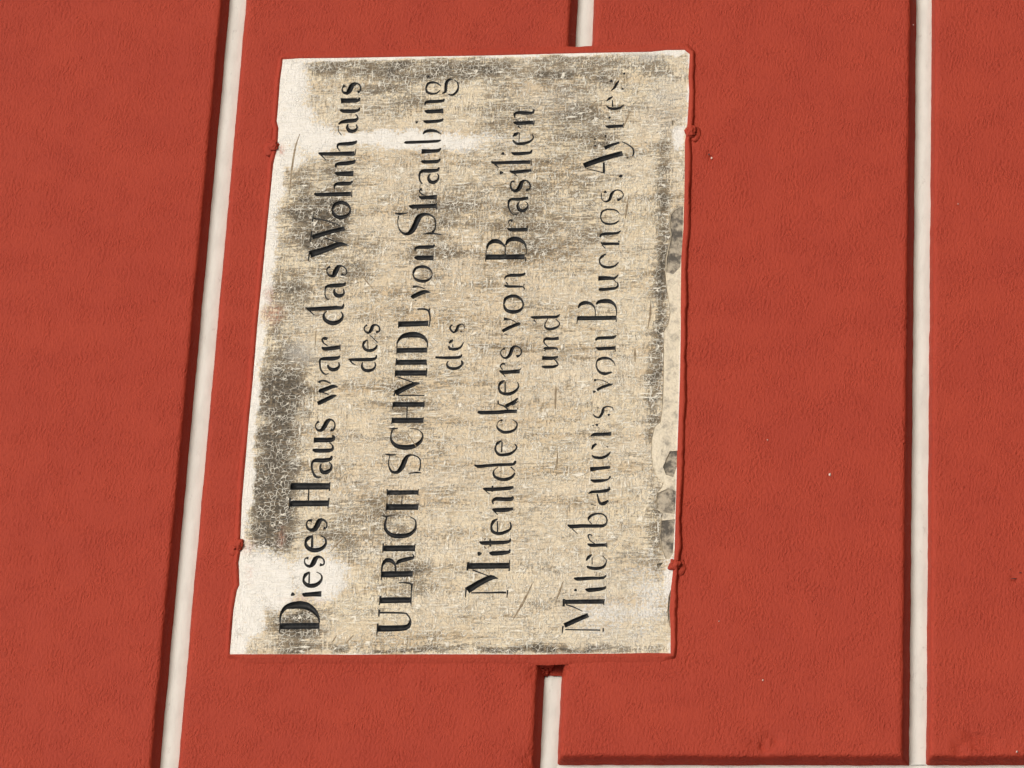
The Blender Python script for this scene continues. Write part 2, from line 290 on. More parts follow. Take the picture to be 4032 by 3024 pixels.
# ------------------------------------------------------------------ the inscription tablet
# strokes traced from the carved letters: x (along the text), z (up), width, all in mm
LETTERS = '''D|-373.5,199.2,0.8 -359.4,199.5,1.2|-372.6,153.1,0.8 -359.6,153.7,1.0|-364.9,199.5,6.9 -364.5,153.2,6.7|-359.4,199.7,1.4 -349.5,199.2,2.4 -341.2,194.3,5.1 -338.8,186.6,8.1 -338.0,177.9,9.0 -339.9,169.0,8.1 -346.0,160.3,5.4 -353.9,154.9,2.5 -360.6,153.2,1.3
i|-323.1,175.6,1.0 -325.0,173.2,5.0 -324.5,163.3,5.1 -324.1,153.4,6.5|-324.5,187.2,4.9
e|-296.2,169.2,1.5 -299.6,173.9,3.8 -305.6,175.9,2.2 -310.3,174.1,3.1 -313.5,169.0,4.7 -313.5,163.1,5.1 -310.4,157.5,3.8 -304.1,154.2,2.0 -298.9,156.3,1.2 -296.2,161.4,0.8|-296.2,169.7,1.4 -310.9,169.0,1.6
s|-278.5,171.9,3.0 -278.5,175.4,1.3 -281.9,176.4,1.0 -286.6,174.8,2.0 -289.1,169.7,3.6 -285.6,166.1,5.4 -279.0,163.6,5.3 -276.9,159.8,3.0 -279.0,155.0,1.6 -283.6,152.9,1.5 -287.3,154.2,1.9 -287.0,158.0,3.8
e|-249.9,168.6,1.7 -252.8,174.3,4.3 -258.1,176.8,2.6 -263.9,174.9,3.9 -267.8,169.3,4.8 -268.2,162.4,5.1 -265.1,155.8,3.8 -258.7,152.5,2.2 -252.4,154.7,1.6 -249.7,159.8,1.2|-250.1,169.4,2.0 -265.0,168.7,2.7
s|-230.5,170.9,3.6 -229.9,175.4,1.7 -234.7,177.5,1.4 -241.1,174.6,2.6 -242.2,168.1,5.2 -236.4,164.6,6.0 -230.2,162.1,5.4 -229.6,157.3,2.5 -234.3,153.2,1.4 -239.6,153.6,1.5 -239.9,157.0,3.9
H|-215.4,199.1,1.0 -200.2,199.4,2.0|-215.3,153.4,1.0 -201.1,153.0,1.4|-208.2,199.3,6.9 -208.0,152.8,6.7|-190.0,199.3,1.2 -182.5,199.5,1.2|-180.7,153.3,1.0 -192.2,153.1,1.4|-185.7,199.5,8.0 -186.1,153.3,7.5|-190.2,177.9,1.2 -205.2,177.2,1.3
a|-173.8,164.3,1.5 -174.1,169.7,2.7 -168.2,174.1,2.1 -160.6,176.3,2.0 -154.7,176.0,2.5 -152.2,172.2,4.6 -152.3,162.3,5.2 -150.5,154.6,4.2 -146.2,153.7,1.2|-156.4,165.5,1.2 -161.8,166.1,2.3 -167.2,163.3,4.2 -167.7,158.3,5.0 -164.0,153.6,3.4 -158.6,152.8,1.6 -154.8,156.2,1.0
u|-137.3,176.7,1.4 -139.3,173.1,4.7 -139.5,157.3,4.8 -137.0,153.0,3.0 -132.7,153.6,1.6 -128.9,157.5,1.2|-125.7,176.6,6.6 -125.6,171.1,5.5 -125.3,155.3,5.3 -122.4,152.5,3.4 -119.1,154.7,1.2
s|-101.0,171.8,3.1 -104.2,175.1,1.4 -108.6,175.3,1.2 -112.4,173.0,2.1 -113.0,168.5,4.0 -108.1,164.9,5.1 -100.6,161.5,5.0 -99.0,157.1,2.1 -102.8,153.1,1.3 -108.3,152.3,1.5 -112.6,154.2,2.4 -112.0,157.2,3.2
w|-77.5,175.3,4.0 -75.7,171.6,5.3 -68.4,158.2,4.7 -67.1,153.1,0.9|-65.5,162.4,1.1 -61.0,174.6,1.5|-60.5,175.2,3.5 -60.3,171.2,5.1 -55.0,158.1,4.7 -55.9,152.3,0.9|-51.0,161.2,1.5 -47.6,167.6,2.2 -47.5,173.6,2.2 -50.1,175.6,3.5
a|-37.5,164.5,1.1 -38.6,168.9,1.7 -33.6,173.8,1.8 -25.8,176.0,1.7 -19.2,176.1,2.3 -17.9,172.4,4.2 -17.7,161.4,5.1 -16.4,154.5,3.8 -13.7,152.9,1.3|-25.9,166.8,1.2 -29.8,165.0,3.2 -32.6,160.4,4.6 -31.6,155.4,4.2 -27.2,152.4,2.1 -22.8,154.0,0.9
r|-2.1,175.5,1.2 -4.3,172.3,4.2 -4.1,164.3,5.1 -2.3,153.2,4.7|1.0,153.5,0.8 -7.3,152.9,1.0|-0.3,168.6,1.2 3.5,173.8,1.4 8.5,175.7,2.1 9.6,172.3,4.0 8.4,169.4,3.2
d|51.4,198.5,0.9 49.4,194.1,4.2 49.8,178.1,5.2 50.6,162.0,4.7 50.8,154.0,3.6 56.1,152.9,1.0|41.0,187.5,0.5 49.1,195.6,2.3|46.3,172.8,0.9 41.9,176.0,2.3 35.2,174.5,3.6 30.6,167.7,5.0 30.3,160.7,5.4 34.4,154.4,3.7 40.5,152.8,2.0 45.5,155.7,0.8
a|62.0,170.9,1.9 63.7,174.5,1.3 68.8,176.4,1.1 75.5,176.6,1.3 79.4,175.6,2.9 80.5,170.1,4.8 81.1,160.1,5.2 82.1,153.6,3.9 85.5,152.8,1.0|76.5,165.3,1.1 72.0,165.5,2.8 67.4,162.2,4.5 66.8,157.1,4.6 70.1,153.3,2.1 76.3,154.7,0.7
s|106.4,172.4,3.4 104.8,175.8,1.8 100.3,176.5,1.0 94.8,173.1,2.5 94.3,168.0,5.0 99.5,165.9,5.8 106.3,162.8,5.0 107.0,157.8,1.5 103.3,153.5,1.2 98.8,151.7,1.3 94.9,154.0,1.4 96.1,158.6,3.5
d|-18.5,142.2,1.0 -19.5,137.3,3.5 -19.6,125.3,4.2 -19.4,113.4,4.2 -17.3,109.0,2.6 -13.4,108.8,1.0|-26.6,133.0,0.6 -24.1,137.0,1.4 -20.2,140.2,1.8|-22.6,124.6,1.0 -27.6,125.3,2.2 -32.5,123.0,3.1 -34.5,117.4,4.0 -32.7,111.5,3.1 -27.8,108.8,1.7 -22.8,110.2,1.0
e|7.2,120.6,1.1 3.9,124.4,3.0 -1.0,125.5,2.2 -6.1,122.2,3.1 -7.6,116.1,3.8 -4.6,110.3,3.1 -0.1,108.6,1.5|2.9,108.3,1.0 9.9,114.8,0.6 13.8,119.0,0.5|6.7,120.5,0.7 -5.5,119.2,0.9
s|26.9,122.3,2.5 24.5,125.2,1.6 20.0,125.4,1.5 16.1,120.6,2.9 19.4,117.4,3.7 26.0,115.3,3.5 26.7,110.8,1.9 23.1,107.3,1.5 18.1,107.3,2.0 17.4,111.2,3.6
W|115.0,200.0,0.8 128.8,199.3,1.9|124.0,198.6,9.0 129.9,181.3,7.4 137.1,163.6,6.0 135.4,152.1,0.7|138.6,162.7,1.3 146.7,182.5,1.6|141.1,199.3,0.8 156.1,198.7,1.7|147.5,197.8,5.8 154.0,177.9,5.3 159.0,158.5,5.3|162.3,163.3,0.9 169.4,180.0,1.4 173.4,197.5,2.0|179.5,198.5,0.8 168.8,198.8,1.4
o|185.4,175.7,2.2 192.5,172.4,4.1 194.8,164.4,5.0 191.3,157.1,3.2 185.0,153.4,1.6 178.1,155.2,3.2 174.3,163.1,5.1 176.7,171.4,3.8 185.4,175.7,2.0
h|208.7,199.2,1.3 206.3,195.3,4.4 206.3,176.4,5.1 206.4,154.0,5.3|211.1,153.1,0.8 201.9,152.9,1.0|213.4,174.4,0.8 216.9,175.1,1.9 220.3,173.3,4.0 221.0,165.2,5.3 221.5,156.1,4.2 224.8,153.2,1.1
n|237.1,175.5,1.3 234.7,171.2,5.1 234.9,152.7,6.7|243.4,174.9,1.4 247.4,175.2,3.2 248.8,171.2,4.9 249.5,161.0,5.4 251.1,153.9,4.7 253.9,151.9,1.4
h|264.7,198.2,1.4 263.2,193.0,4.2 262.8,174.0,4.9 262.8,153.5,5.8|269.5,151.9,0.8 260.0,153.0,1.0|253.8,187.5,0.4 263.5,196.6,1.9|266.4,171.2,0.6 271.1,174.8,1.2 275.2,174.8,3.0 276.6,170.8,4.2 276.7,160.6,4.9 278.3,153.5,4.2 281.1,151.9,1.1
a|304.3,176.0,1.6 307.2,172.9,3.6 308.8,164.8,5.2 309.6,155.6,5.0 313.8,152.8,1.8 318.5,155.7,0.9|288.7,171.1,0.4 295.0,175.4,0.4 302.4,176.2,0.4|304.7,164.0,1.3 300.0,165.0,2.8 294.7,161.3,4.6 294.6,155.7,4.2 299.2,152.4,2.1 303.9,154.2,1.0
u|325.4,175.4,2.0 322.9,170.9,4.7 322.7,157.5,4.7 324.5,152.0,3.0 328.0,151.7,1.1|337.5,175.4,7.4 337.8,171.9,5.9 337.8,157.5,5.9 338.6,152.9,3.7 342.1,152.6,1.3
s|359.7,171.6,4.2 355.9,174.7,1.0 350.6,173.8,2.1 348.3,168.5,4.8 352.7,165.2,6.1 360.3,162.1,5.6 361.7,156.0,2.1 358.3,152.4,1.3 351.9,152.0,1.9 349.6,155.2,3.8
U|-377.0,84.9,0.8 -361.9,84.7,1.9|-368.2,84.2,7.3 -368.2,69.5,6.9 -367.2,52.2,6.5 -362.9,47.7,3.7 -356.9,47.1,1.4 -350.6,51.3,1.4 -348.9,55.7,1.7 -348.2,83.3,2.1|-353.6,84.2,1.0 -344.4,84.0,2.3
L|-339.0,84.4,1.0 -327.0,83.7,2.0|-332.8,83.8,6.9 -332.4,48.0,6.5|-338.1,47.4,1.0 -318.3,48.2,1.2 -312.5,48.6,1.7 -310.9,52.2,1.9 -310.5,56.6,1.5 -310.3,63.4,0.5|-320.2,47.5,0.8 -311.5,47.8,1.9
R|-307.1,84.5,0.8 -296.1,84.4,1.6|-299.8,84.5,7.0 -299.2,47.6,6.5|-296.1,84.7,1.2 -287.7,83.8,2.4 -281.9,79.8,4.9 -282.5,73.9,4.4 -287.7,69.2,2.1 -295.6,67.7,1.3|-287.2,67.8,1.5 -283.6,65.1,4.5 -280.9,57.5,4.7 -279.2,49.8,3.8 -276.8,48.0,1.4 -273.7,50.1,0.6
I|-272.5,84.6,1.0 -260.2,84.8,1.4|-266.6,84.6,6.8 -266.6,47.4,6.6|-270.8,47.4,0.8 -260.7,47.2,1.0
C|-224.3,88.8,0.6 -225.4,83.3,2.1 -224.7,76.0,0.8|-226.1,82.8,1.8 -231.1,83.6,2.0 -236.9,84.4,2.3 -243.8,82.2,3.1 -249.7,75.0,4.7 -251.0,65.1,5.5 -249.3,55.5,4.9 -243.5,49.0,3.1 -236.1,47.7,1.7 -230.2,49.3,1.3 -225.9,55.9,0.7
H|-219.2,84.3,0.8 -208.6,83.5,1.6|-217.6,47.5,0.8 -208.8,46.6,1.4|-213.6,83.9,7.1 -213.7,46.3,6.6|-198.9,83.9,1.0 -190.2,84.6,1.2|-190.5,47.5,0.8 -198.4,47.7,1.2|-194.9,84.1,5.4 -194.9,47.9,4.9|-199.1,66.4,0.5 -210.3,66.0,0.6
S|-144.6,90.0,0.5 -145.9,84.2,2.4 -145.8,76.4,0.9|-147.4,84.3,1.0 -156.0,85.1,0.9 -162.5,83.7,1.4 -167.9,79.9,2.9 -168.5,74.0,3.9 -163.1,69.4,5.4 -154.0,66.0,5.4 -148.1,63.4,3.9 -146.3,58.6,2.0 -147.7,52.6,1.3 -152.0,48.0,1.3 -159.6,47.0,1.1 -167.1,48.0,1.8|-170.4,60.6,0.8 -169.0,50.4,2.2 -169.8,45.2,0.7
C|-111.4,86.9,0.5 -111.5,81.4,2.4 -110.9,76.7,1.0|-112.8,83.1,2.0 -119.3,84.4,1.3 -126.9,83.4,2.3 -134.0,77.1,4.6 -136.2,66.1,6.1 -134.7,56.4,5.3 -128.8,48.8,3.4 -120.7,46.4,1.5 -115.3,49.6,0.9 -112.0,55.8,0.7 -111.7,62.7,0.5
H|-105.6,84.6,0.8 -97.0,84.1,1.4|-104.4,47.3,0.8 -96.8,47.3,1.2|-100.8,84.3,6.1 -101.0,47.3,5.9|-86.1,84.5,0.8 -76.8,84.3,1.4|-74.8,47.5,0.8 -84.2,47.4,1.4|-79.6,84.6,5.7 -80.0,47.8,5.7|-83.0,67.4,1.1 -97.9,66.9,1.1
M|-67.6,79.2,1.3 -68.1,47.5,1.4|-69.2,84.1,1.0 -63.2,83.2,1.6|-64.8,82.8,6.9 -57.8,70.9,5.8 -52.8,60.3,4.7 -52.0,54.2,0.7|-51.7,59.4,1.3 -43.5,80.7,1.4|-43.5,84.2,1.0 -34.7,83.9,1.8|-38.0,84.2,6.6 -38.2,47.2,6.4|-44.1,47.1,0.8 -31.8,46.8,1.2
I|-28.3,84.5,0.8 -18.4,83.9,1.6|-23.7,83.8,6.2 -23.9,47.8,6.2|-28.2,47.4,0.8 -21.3,48.2,1.0
D|-13.2,84.1,0.8 4.0,84.8,1.0|-7.9,84.3,6.0 -7.8,47.8,5.8|1.2,84.5,1.3 6.2,83.0,2.6 11.2,77.8,5.2 12.9,70.9,6.7 13.0,63.9,7.1 11.4,56.9,5.3 6.8,50.6,2.8 1.3,48.1,1.4 -4.3,47.4,0.9
L|22.0,84.2,0.8 31.2,84.5,1.4|27.3,84.3,6.9 28.1,48.4,6.3|22.9,47.4,0.8 31.2,46.7,1.2 35.6,46.8,1.4 40.7,47.8,1.8 45.1,49.4,2.5 47.4,55.0,2.2 47.2,63.0,1.8|48.5,47.9,1.2 43.5,48.8,2.1
v|62.7,70.9,4.0 64.9,68.0,5.4 70.4,56.3,5.2 69.6,48.1,0.7|74.8,55.6,1.0 77.8,63.8,1.4 77.6,70.3,3.4|59.1,65.7,1.9
o|95.3,71.1,1.9 102.5,68.3,3.1 105.0,60.4,3.6 102.9,53.2,2.6 97.7,48.7,1.2 92.4,47.8,0.9 87.1,51.3,2.7 85.0,58.2,3.8 87.3,66.4,3.2 91.7,70.1,1.4 95.3,71.1,1.8
n|118.6,70.5,1.7 117.0,66.8,5.4 116.7,48.2,5.9|121.8,48.3,0.8 112.6,47.7,0.8|126.1,70.4,1.0 130.1,70.1,2.9 131.4,65.7,4.1 131.5,55.6,4.8 132.2,48.6,3.4 135.1,47.6,1.1
S|178.5,98.3,0.8 177.6,91.7,3.2 178.6,83.2,0.8|175.3,93.6,1.4 165.7,94.0,0.7 157.7,92.0,1.1 151.3,87.1,2.3 150.1,80.9,4.4 154.5,75.6,6.4 164.1,71.7,6.4 173.2,68.2,6.5 176.5,62.3,3.7 175.8,55.2,2.2 170.6,49.3,1.5 162.6,47.7,1.3 155.8,48.0,1.6 151.5,50.8,3.3|149.2,62.7,0.7 150.4,52.7,2.7 148.0,38.5,0.8
t|188.8,81.8,0.9 187.4,77.1,5.3 187.7,63.0,4.8 188.2,47.6,5.3|192.2,48.1,0.8 182.8,47.7,1.0|182.3,70.2,1.2 185.8,70.7,1.0
r|202.3,70.4,0.9 199.6,66.7,4.3 199.8,58.6,4.4 200.2,48.0,6.0|202.8,61.8,1.1 204.6,67.0,1.5 209.8,70.3,1.2 211.4,66.9,4.4
a|218.9,67.3,1.4 224.7,70.7,1.6 232.8,71.2,2.1 236.7,67.9,4.4 236.9,58.7,5.1 237.8,49.7,4.2 241.8,47.9,1.3|233.1,58.0,1.1 228.0,60.3,2.5 222.2,57.9,4.0 220.7,52.7,4.4 224.3,48.4,2.4 230.0,47.7,1.4 232.9,49.9,1.0
u|251.3,70.4,1.6 249.5,66.5,4.4 250.1,50.2,4.4 254.0,47.2,1.4|264.0,70.9,6.3 264.4,59.2,4.4 265.1,50.1,4.4 268.8,47.2,1.1
b|277.8,92.6,1.4 277.1,89.5,3.7 277.5,67.1,3.7 278.3,51.8,3.3 279.8,47.9,1.4|288.4,70.3,1.1 291.8,67.9,3.3 293.2,61.9,4.0 292.3,54.7,3.2 288.0,47.6,0.7
i|307.6,70.9,1.1 305.7,66.7,4.4 306.3,53.5,4.0 307.7,47.9,3.3 310.3,47.1,0.9|305.4,79.1,3.7
n|322.1,69.9,1.3 320.1,66.5,5.1 320.3,54.3,4.7 320.8,46.9,6.1|329.1,70.3,0.8 333.2,69.8,3.0 334.1,65.3,4.2 334.3,55.1,4.2 335.3,48.0,3.5 338.3,47.3,0.9
g|353.2,70.5,1.5 359.6,68.3,3.0 361.4,62.8,3.1 359.9,56.5,2.0 355.7,52.0,0.9|353.2,70.7,1.2 347.8,68.6,3.0 345.0,62.8,2.8 345.8,56.7,1.9 350.2,52.7,0.8|369.6,68.4,4.0|345.7,50.1,1.4 347.3,46.1,2.9 353.8,45.9,3.1 362.0,44.9,3.5 365.2,41.5,3.1 365.3,37.6,0.8|361.1,32.0,1.4 354.6,30.4,1.5 347.6,31.8,2.7 342.8,37.1,2.8 344.3,42.3,1.0|364.8,36.3,0.4 361.1,32.0,0.6
d|-22.8,21.6,1.2 -26.6,23.2,1.5 -31.0,21.1,2.9 -33.1,15.6,3.5 -32.3,9.7,3.3 -28.5,5.4,2.2 -25.2,4.4,2.6 -22.2,6.2,1.2|-17.6,37.5,2.4 -18.4,23.3,3.5 -17.8,8.5,3.3 -13.9,5.7,1.0
e|6.1,17.7,1.1 3.7,19.6,3.7 0.9,22.2,1.2|-2.4,22.4,1.2 -6.3,20.5,3.2 -7.1,14.0,3.6 -4.8,8.2,2.4 2.0,4.6,0.7|-4.6,17.1,0.9 -0.2,17.6,0.8
s|25.3,19.3,1.7 23.6,21.7,1.9 19.7,21.5,2.0 15.5,17.3,2.4 18.5,14.0,3.2 24.1,12.3,2.6 26.2,8.9,1.5 25.3,5.9,0.7 20.6,4.6,0.4|16.6,8.4,2.7
M|-323.7,-21.9,1.5 -323.4,-62.9,2.1|-329.9,-64.0,0.8 -320.1,-64.5,1.4|-329.5,-15.7,0.8 -316.4,-15.9,1.9|-320.6,-17.4,7.8 -311.3,-30.9,6.9 -304.5,-44.1,6.1 -305.8,-52.5,0.5|-303.7,-44.5,0.9 -294.5,-21.8,1.5|-295.5,-16.1,1.8 -284.5,-16.5,2.0|-289.7,-16.2,6.9 -289.4,-64.5,6.5|-281.9,-64.8,0.7 -296.3,-64.9,1.4
i|-272.5,-40.5,1.4 -273.9,-44.4,5.1 -273.1,-57.0,4.9 -271.9,-63.7,3.2 -268.2,-64.4,0.9|-274.0,-28.9,5.3
t|-258.4,-28.1,0.9 -260.3,-32.1,4.4 -260.2,-44.7,4.4 -259.7,-58.2,4.2 -257.9,-63.9,2.7 -254.5,-64.0,0.8|-254.6,-40.7,0.7 -257.7,-40.5,2.2|-265.1,-41.3,1.4 -262.0,-40.9,1.7|-267.7,-36.8,0.4 -264.6,-33.8,0.9
e|-229.6,-48.0,1.3 -232.9,-43.3,3.7 -239.3,-41.2,1.9 -245.6,-43.0,3.2 -248.6,-49.9,3.8 -246.8,-57.6,3.6 -242.6,-63.7,2.3 -237.3,-64.1,1.5 -233.7,-62.7,1.1|-232.4,-47.9,1.0 -246.2,-48.8,1.3
n|-216.8,-41.0,0.9 -218.1,-44.5,4.7 -218.2,-56.1,5.1 -216.6,-65.6,3.2|-224.5,-47.9,0.5 -219.7,-43.6,1.5|-221.9,-65.3,1.4|-210.8,-42.3,0.7 -206.9,-41.0,2.4 -204.0,-44.7,4.3 -204.5,-55.4,4.5 -203.9,-63.2,4.9 -200.5,-64.5,1.4
t|-189.8,-28.9,1.0 -191.4,-32.4,4.0 -191.3,-46.0,4.3 -190.0,-60.5,4.3 -188.2,-64.7,1.5|-186.7,-39.9,1.8 -194.8,-40.0,1.8|-197.8,-37.1,0.4 -193.5,-32.0,0.8
d|-159.3,-16.9,0.7 -161.7,-21.4,3.9 -160.7,-33.1,3.5 -159.8,-47.7,3.5 -159.1,-63.3,3.2 -154.6,-65.3,2.0|-162.4,-45.4,0.5 -166.2,-41.2,0.7 -170.4,-40.0,1.8 -175.3,-42.2,2.8 -178.5,-48.7,3.6 -178.6,-56.5,3.9 -175.4,-62.7,3.0 -170.4,-65.4,1.3|-168.0,-65.4,0.6 -162.6,-60.1,1.5
e|-128.4,-47.9,1.4 -131.2,-43.4,3.4 -135.0,-41.1,1.4 -140.4,-40.9,2.0 -146.3,-45.1,3.1 -146.9,-52.0,3.5 -144.9,-59.7,3.2 -139.5,-65.3,1.9 -135.8,-65.6,1.5 -132.8,-63.0,0.8|-129.7,-48.2,1.2 -143.7,-48.4,1.4
c|-100.2,-46.7,0.4 -103.7,-42.4,0.5 -109.1,-40.9,1.0 -113.4,-43.4,2.6 -117.3,-49.5,3.4 -116.8,-57.3,3.3 -113.6,-63.0,2.6 -108.2,-65.0,1.5 -103.9,-63.5,1.2 -100.8,-58.5,0.5|-101.9,-46.3,2.9
k|-89.8,-17.4,2.1 -91.5,-21.6,4.3 -91.2,-39.3,4.4 -90.2,-52.1,4.4 -90.0,-64.0,3.7|-86.5,-64.5,1.6|-75.6,-40.5,1.2 -81.1,-41.5,2.0|-80.9,-42.2,1.3 -83.3,-48.8,1.8 -87.7,-53.1,1.2|-83.3,-50.2,4.1 -77.8,-59.3,3.7 -72.7,-64.2,1.9|-82.3,-57.6,1.2 -77.0,-64.7,0.9
e|-49.1,-47.2,1.0 -52.0,-43.2,3.9 -56.9,-40.7,1.7 -63.4,-42.3,2.6 -66.7,-46.9,3.4 -66.8,-54.8,4.0 -62.6,-61.5,3.0 -56.6,-64.4,1.3 -51.4,-62.4,0.8|-50.4,-47.9,1.2 -64.8,-48.6,1.3
r|-35.8,-40.4,1.3 -38.3,-44.5,4.4 -37.9,-54.4,4.2 -37.2,-64.7,5.1|-33.1,-65.5,0.6 -35.8,-64.8,0.8|-44.7,-48.0,0.5 -40.5,-44.6,1.2|-35.2,-44.2,1.0 -30.6,-41.2,1.4 -26.8,-43.4,1.9 -27.6,-46.7,2.2
s|-7.1,-45.7,3.1 -7.9,-42.3,0.9 -12.3,-40.3,0.9 -17.8,-42.8,1.7 -19.5,-47.8,2.9 -14.6,-52.0,3.8 -7.0,-54.1,3.8 -3.7,-57.9,2.2 -6.0,-63.0,1.2 -10.4,-65.5,1.3 -15.9,-63.9,1.6 -17.5,-59.6,3.8
v|16.2,-41.1,3.8 21.8,-50.7,4.2 25.9,-60.4,4.0 25.0,-62.2,0.9|27.6,-57.6,0.8 31.8,-50.2,1.1 32.7,-42.0,3.8|13.0,-43.7,1.0 11.0,-47.8,0.5
o|51.9,-41.0,1.5 59.7,-42.8,3.3 63.1,-49.6,4.0 62.2,-57.6,3.2 56.0,-63.4,1.7 49.3,-64.2,1.7 43.8,-60.5,3.6 41.9,-52.7,4.7 44.6,-44.6,3.5 51.9,-41.0,1.5
n|78.1,-40.4,2.2 76.4,-45.0,3.1 76.2,-53.0,2.9 75.5,-63.5,1.6 71.8,-64.9,0.9|77.2,-63.4,0.8 79.2,-65.1,0.5|85.9,-40.3,0.8 89.8,-41.8,2.5 91.4,-47.2,3.8 91.3,-57.2,3.6 92.3,-63.1,3.2 94.8,-64.6,1.3|82.6,-42.2,0.7 78.8,-44.9,1.1
B|110.2,-16.1,0.8 126.2,-16.0,1.2|116.6,-16.1,6.6 116.4,-63.2,6.1|116.4,-64.0,1.0 109.7,-64.5,0.8|126.4,-16.6,1.1 133.5,-18.1,3.0 138.3,-23.8,5.5 137.8,-29.9,5.1 133.8,-36.1,2.3 130.4,-38.8,1.3|132.1,-38.7,1.0 120.2,-39.3,1.1|132.6,-39.2,1.7 138.8,-42.4,4.3 140.9,-48.8,5.9 139.7,-55.8,5.2 134.5,-62.1,2.4 127.7,-64.4,1.1 120.0,-64.8,0.8
r|155.6,-40.0,0.9 153.6,-44.6,4.5 153.4,-54.2,4.3 153.8,-64.2,4.1|159.5,-64.4,0.9 150.5,-64.5,0.9|157.9,-43.9,0.8 163.8,-41.1,0.8 167.0,-43.0,1.9 165.4,-46.0,3.3
a|175.0,-51.6,1.6 174.9,-46.1,1.1 180.9,-41.8,1.3 187.7,-39.9,1.9 193.4,-40.6,3.0 195.6,-44.0,3.5 195.4,-54.1,4.1 197.0,-63.8,3.7|192.6,-53.3,0.9 187.0,-51.0,2.6 180.6,-53.8,3.8 179.6,-58.9,4.4 183.9,-63.2,2.1 189.0,-63.3,1.1 191.9,-60.3,0.6
s|220.2,-45.9,2.5 220.2,-42.3,1.9 215.1,-41.1,1.3 208.8,-43.4,2.5 207.0,-48.5,4.4 211.5,-52.3,5.2 218.9,-54.5,4.2 221.4,-58.9,2.1 218.1,-63.6,1.7 212.4,-65.4,1.7 208.4,-63.6,1.9 208.5,-60.3,3.4
i|234.8,-39.1,1.1 233.1,-44.2,4.4 234.1,-56.3,4.2 235.3,-65.8,3.2|232.7,-28.9,4.8|227.0,-49.0,0.4 231.6,-44.3,1.5
l|248.9,-15.6,1.0 246.5,-20.3,3.9 246.7,-39.5,4.2 246.8,-63.9,4.6|251.0,-64.5,0.7 242.4,-65.0,0.8|239.5,-25.7,0.8 244.7,-20.4,1.9
i|260.8,-40.0,1.1 258.7,-44.0,4.4 259.0,-55.1,4.2 260.0,-63.1,3.2 264.4,-64.9,1.0|259.2,-29.5,4.3
e|288.4,-47.6,1.6 285.8,-43.6,4.4 282.8,-40.5,1.0|277.8,-40.5,1.5 273.1,-45.3,3.1 272.6,-52.4,4.0 274.5,-60.4,3.0 279.0,-65.2,1.7 282.5,-65.6,1.2 285.6,-63.9,0.9|288.4,-48.4,0.5 274.7,-48.4,0.6
n|303.5,-40.5,1.1 301.5,-44.9,4.9 301.7,-57.1,4.7 302.0,-65.0,4.9|297.3,-65.4,0.7 304.5,-65.9,0.7|293.8,-49.8,0.6 297.9,-46.1,1.5|308.7,-41.7,1.2 314.3,-41.2,2.7 316.3,-46.2,4.0 315.4,-56.4,4.4 315.9,-63.5,3.2 321.0,-64.7,0.9|304.7,-45.7,0.7 307.9,-41.5,0.7
u|-31.3,-90.7,1.2 -32.0,-94.3,3.6 -31.8,-104.1,3.4 -30.5,-107.6,3.0 -29.1,-110.0,1.4 -25.1,-108.2,1.4 -21.6,-105.0,1.1|-20.1,-90.4,4.6 -20.3,-103.6,3.8 -18.2,-109.5,2.4
n|-6.5,-91.4,1.2 -7.2,-94.1,3.6 -6.9,-103.0,3.0 -7.7,-107.9,1.9 -9.9,-108.0,1.1|-11.5,-94.3,0.4 -9.0,-92.8,1.3|-5.3,-97.4,0.6 -1.0,-92.9,1.3 3.0,-91.4,1.8 5.7,-94.4,3.6 5.3,-102.4,3.4 6.2,-109.3,3.8
d|35.4,-74.0,0.7 34.1,-78.7,3.6 34.4,-92.1,3.4 34.7,-105.6,3.4 38.4,-109.0,1.0|26.9,-81.6,0.5 31.6,-77.9,1.6|32.4,-94.9,0.7 24.9,-91.7,1.2 20.4,-92.8,2.2 18.3,-97.4,3.2 19.3,-103.6,3.0 22.7,-108.3,1.9 26.7,-109.0,1.2 31.7,-104.3,0.7
M|-370.2,-133.5,1.2 -371.1,-174.1,1.5|-368.2,-177.3,1.1 -373.2,-177.5,1.3|-375.3,-130.2,0.6 -365.8,-130.8,1.7|-365.3,-132.4,5.4 -358.1,-146.4,5.4 -352.2,-159.5,5.0|-347.3,-152.6,0.4 -342.0,-141.9,1.5 -338.9,-133.1,1.2|-341.5,-130.5,2.3 -331.8,-130.5,2.5|-335.5,-130.6,4.8 -335.2,-176.2,5.2|-339.8,-176.7,0.8 -332.0,-177.0,1.0
i|-319.5,-154.6,1.0 -320.8,-159.2,5.0 -319.5,-171.6,4.0 -318.1,-177.2,2.9 -315.7,-177.7,1.1|-320.7,-143.3,3.6
t|-305.4,-140.8,1.0 -306.7,-145.1,4.4 -305.9,-160.5,3.8 -305.3,-174.8,2.9 -301.9,-177.9,0.9
e|-275.9,-160.7,1.4 -279.0,-156.9,3.7 -283.7,-154.2,1.3|-290.5,-155.3,1.8 -292.7,-158.9,3.3 -293.7,-166.7,3.8 -291.7,-174.3,3.1 -287.0,-177.1,1.5 -282.8,-177.3,0.7 -277.3,-172.7,0.5|-279.6,-160.8,0.8 -288.5,-161.2,0.6
r|-262.0,-154.6,1.0 -264.0,-158.7,3.8 -263.9,-168.3,3.6 -263.7,-176.5,3.8|-260.6,-177.2,0.8 -267.1,-177.2,0.8|-262.0,-163.4,0.8 -259.1,-158.5,1.0 -255.4,-156.0,1.0 -251.2,-155.1,1.7 -250.7,-158.2,1.2 -252.5,-160.0,1.1
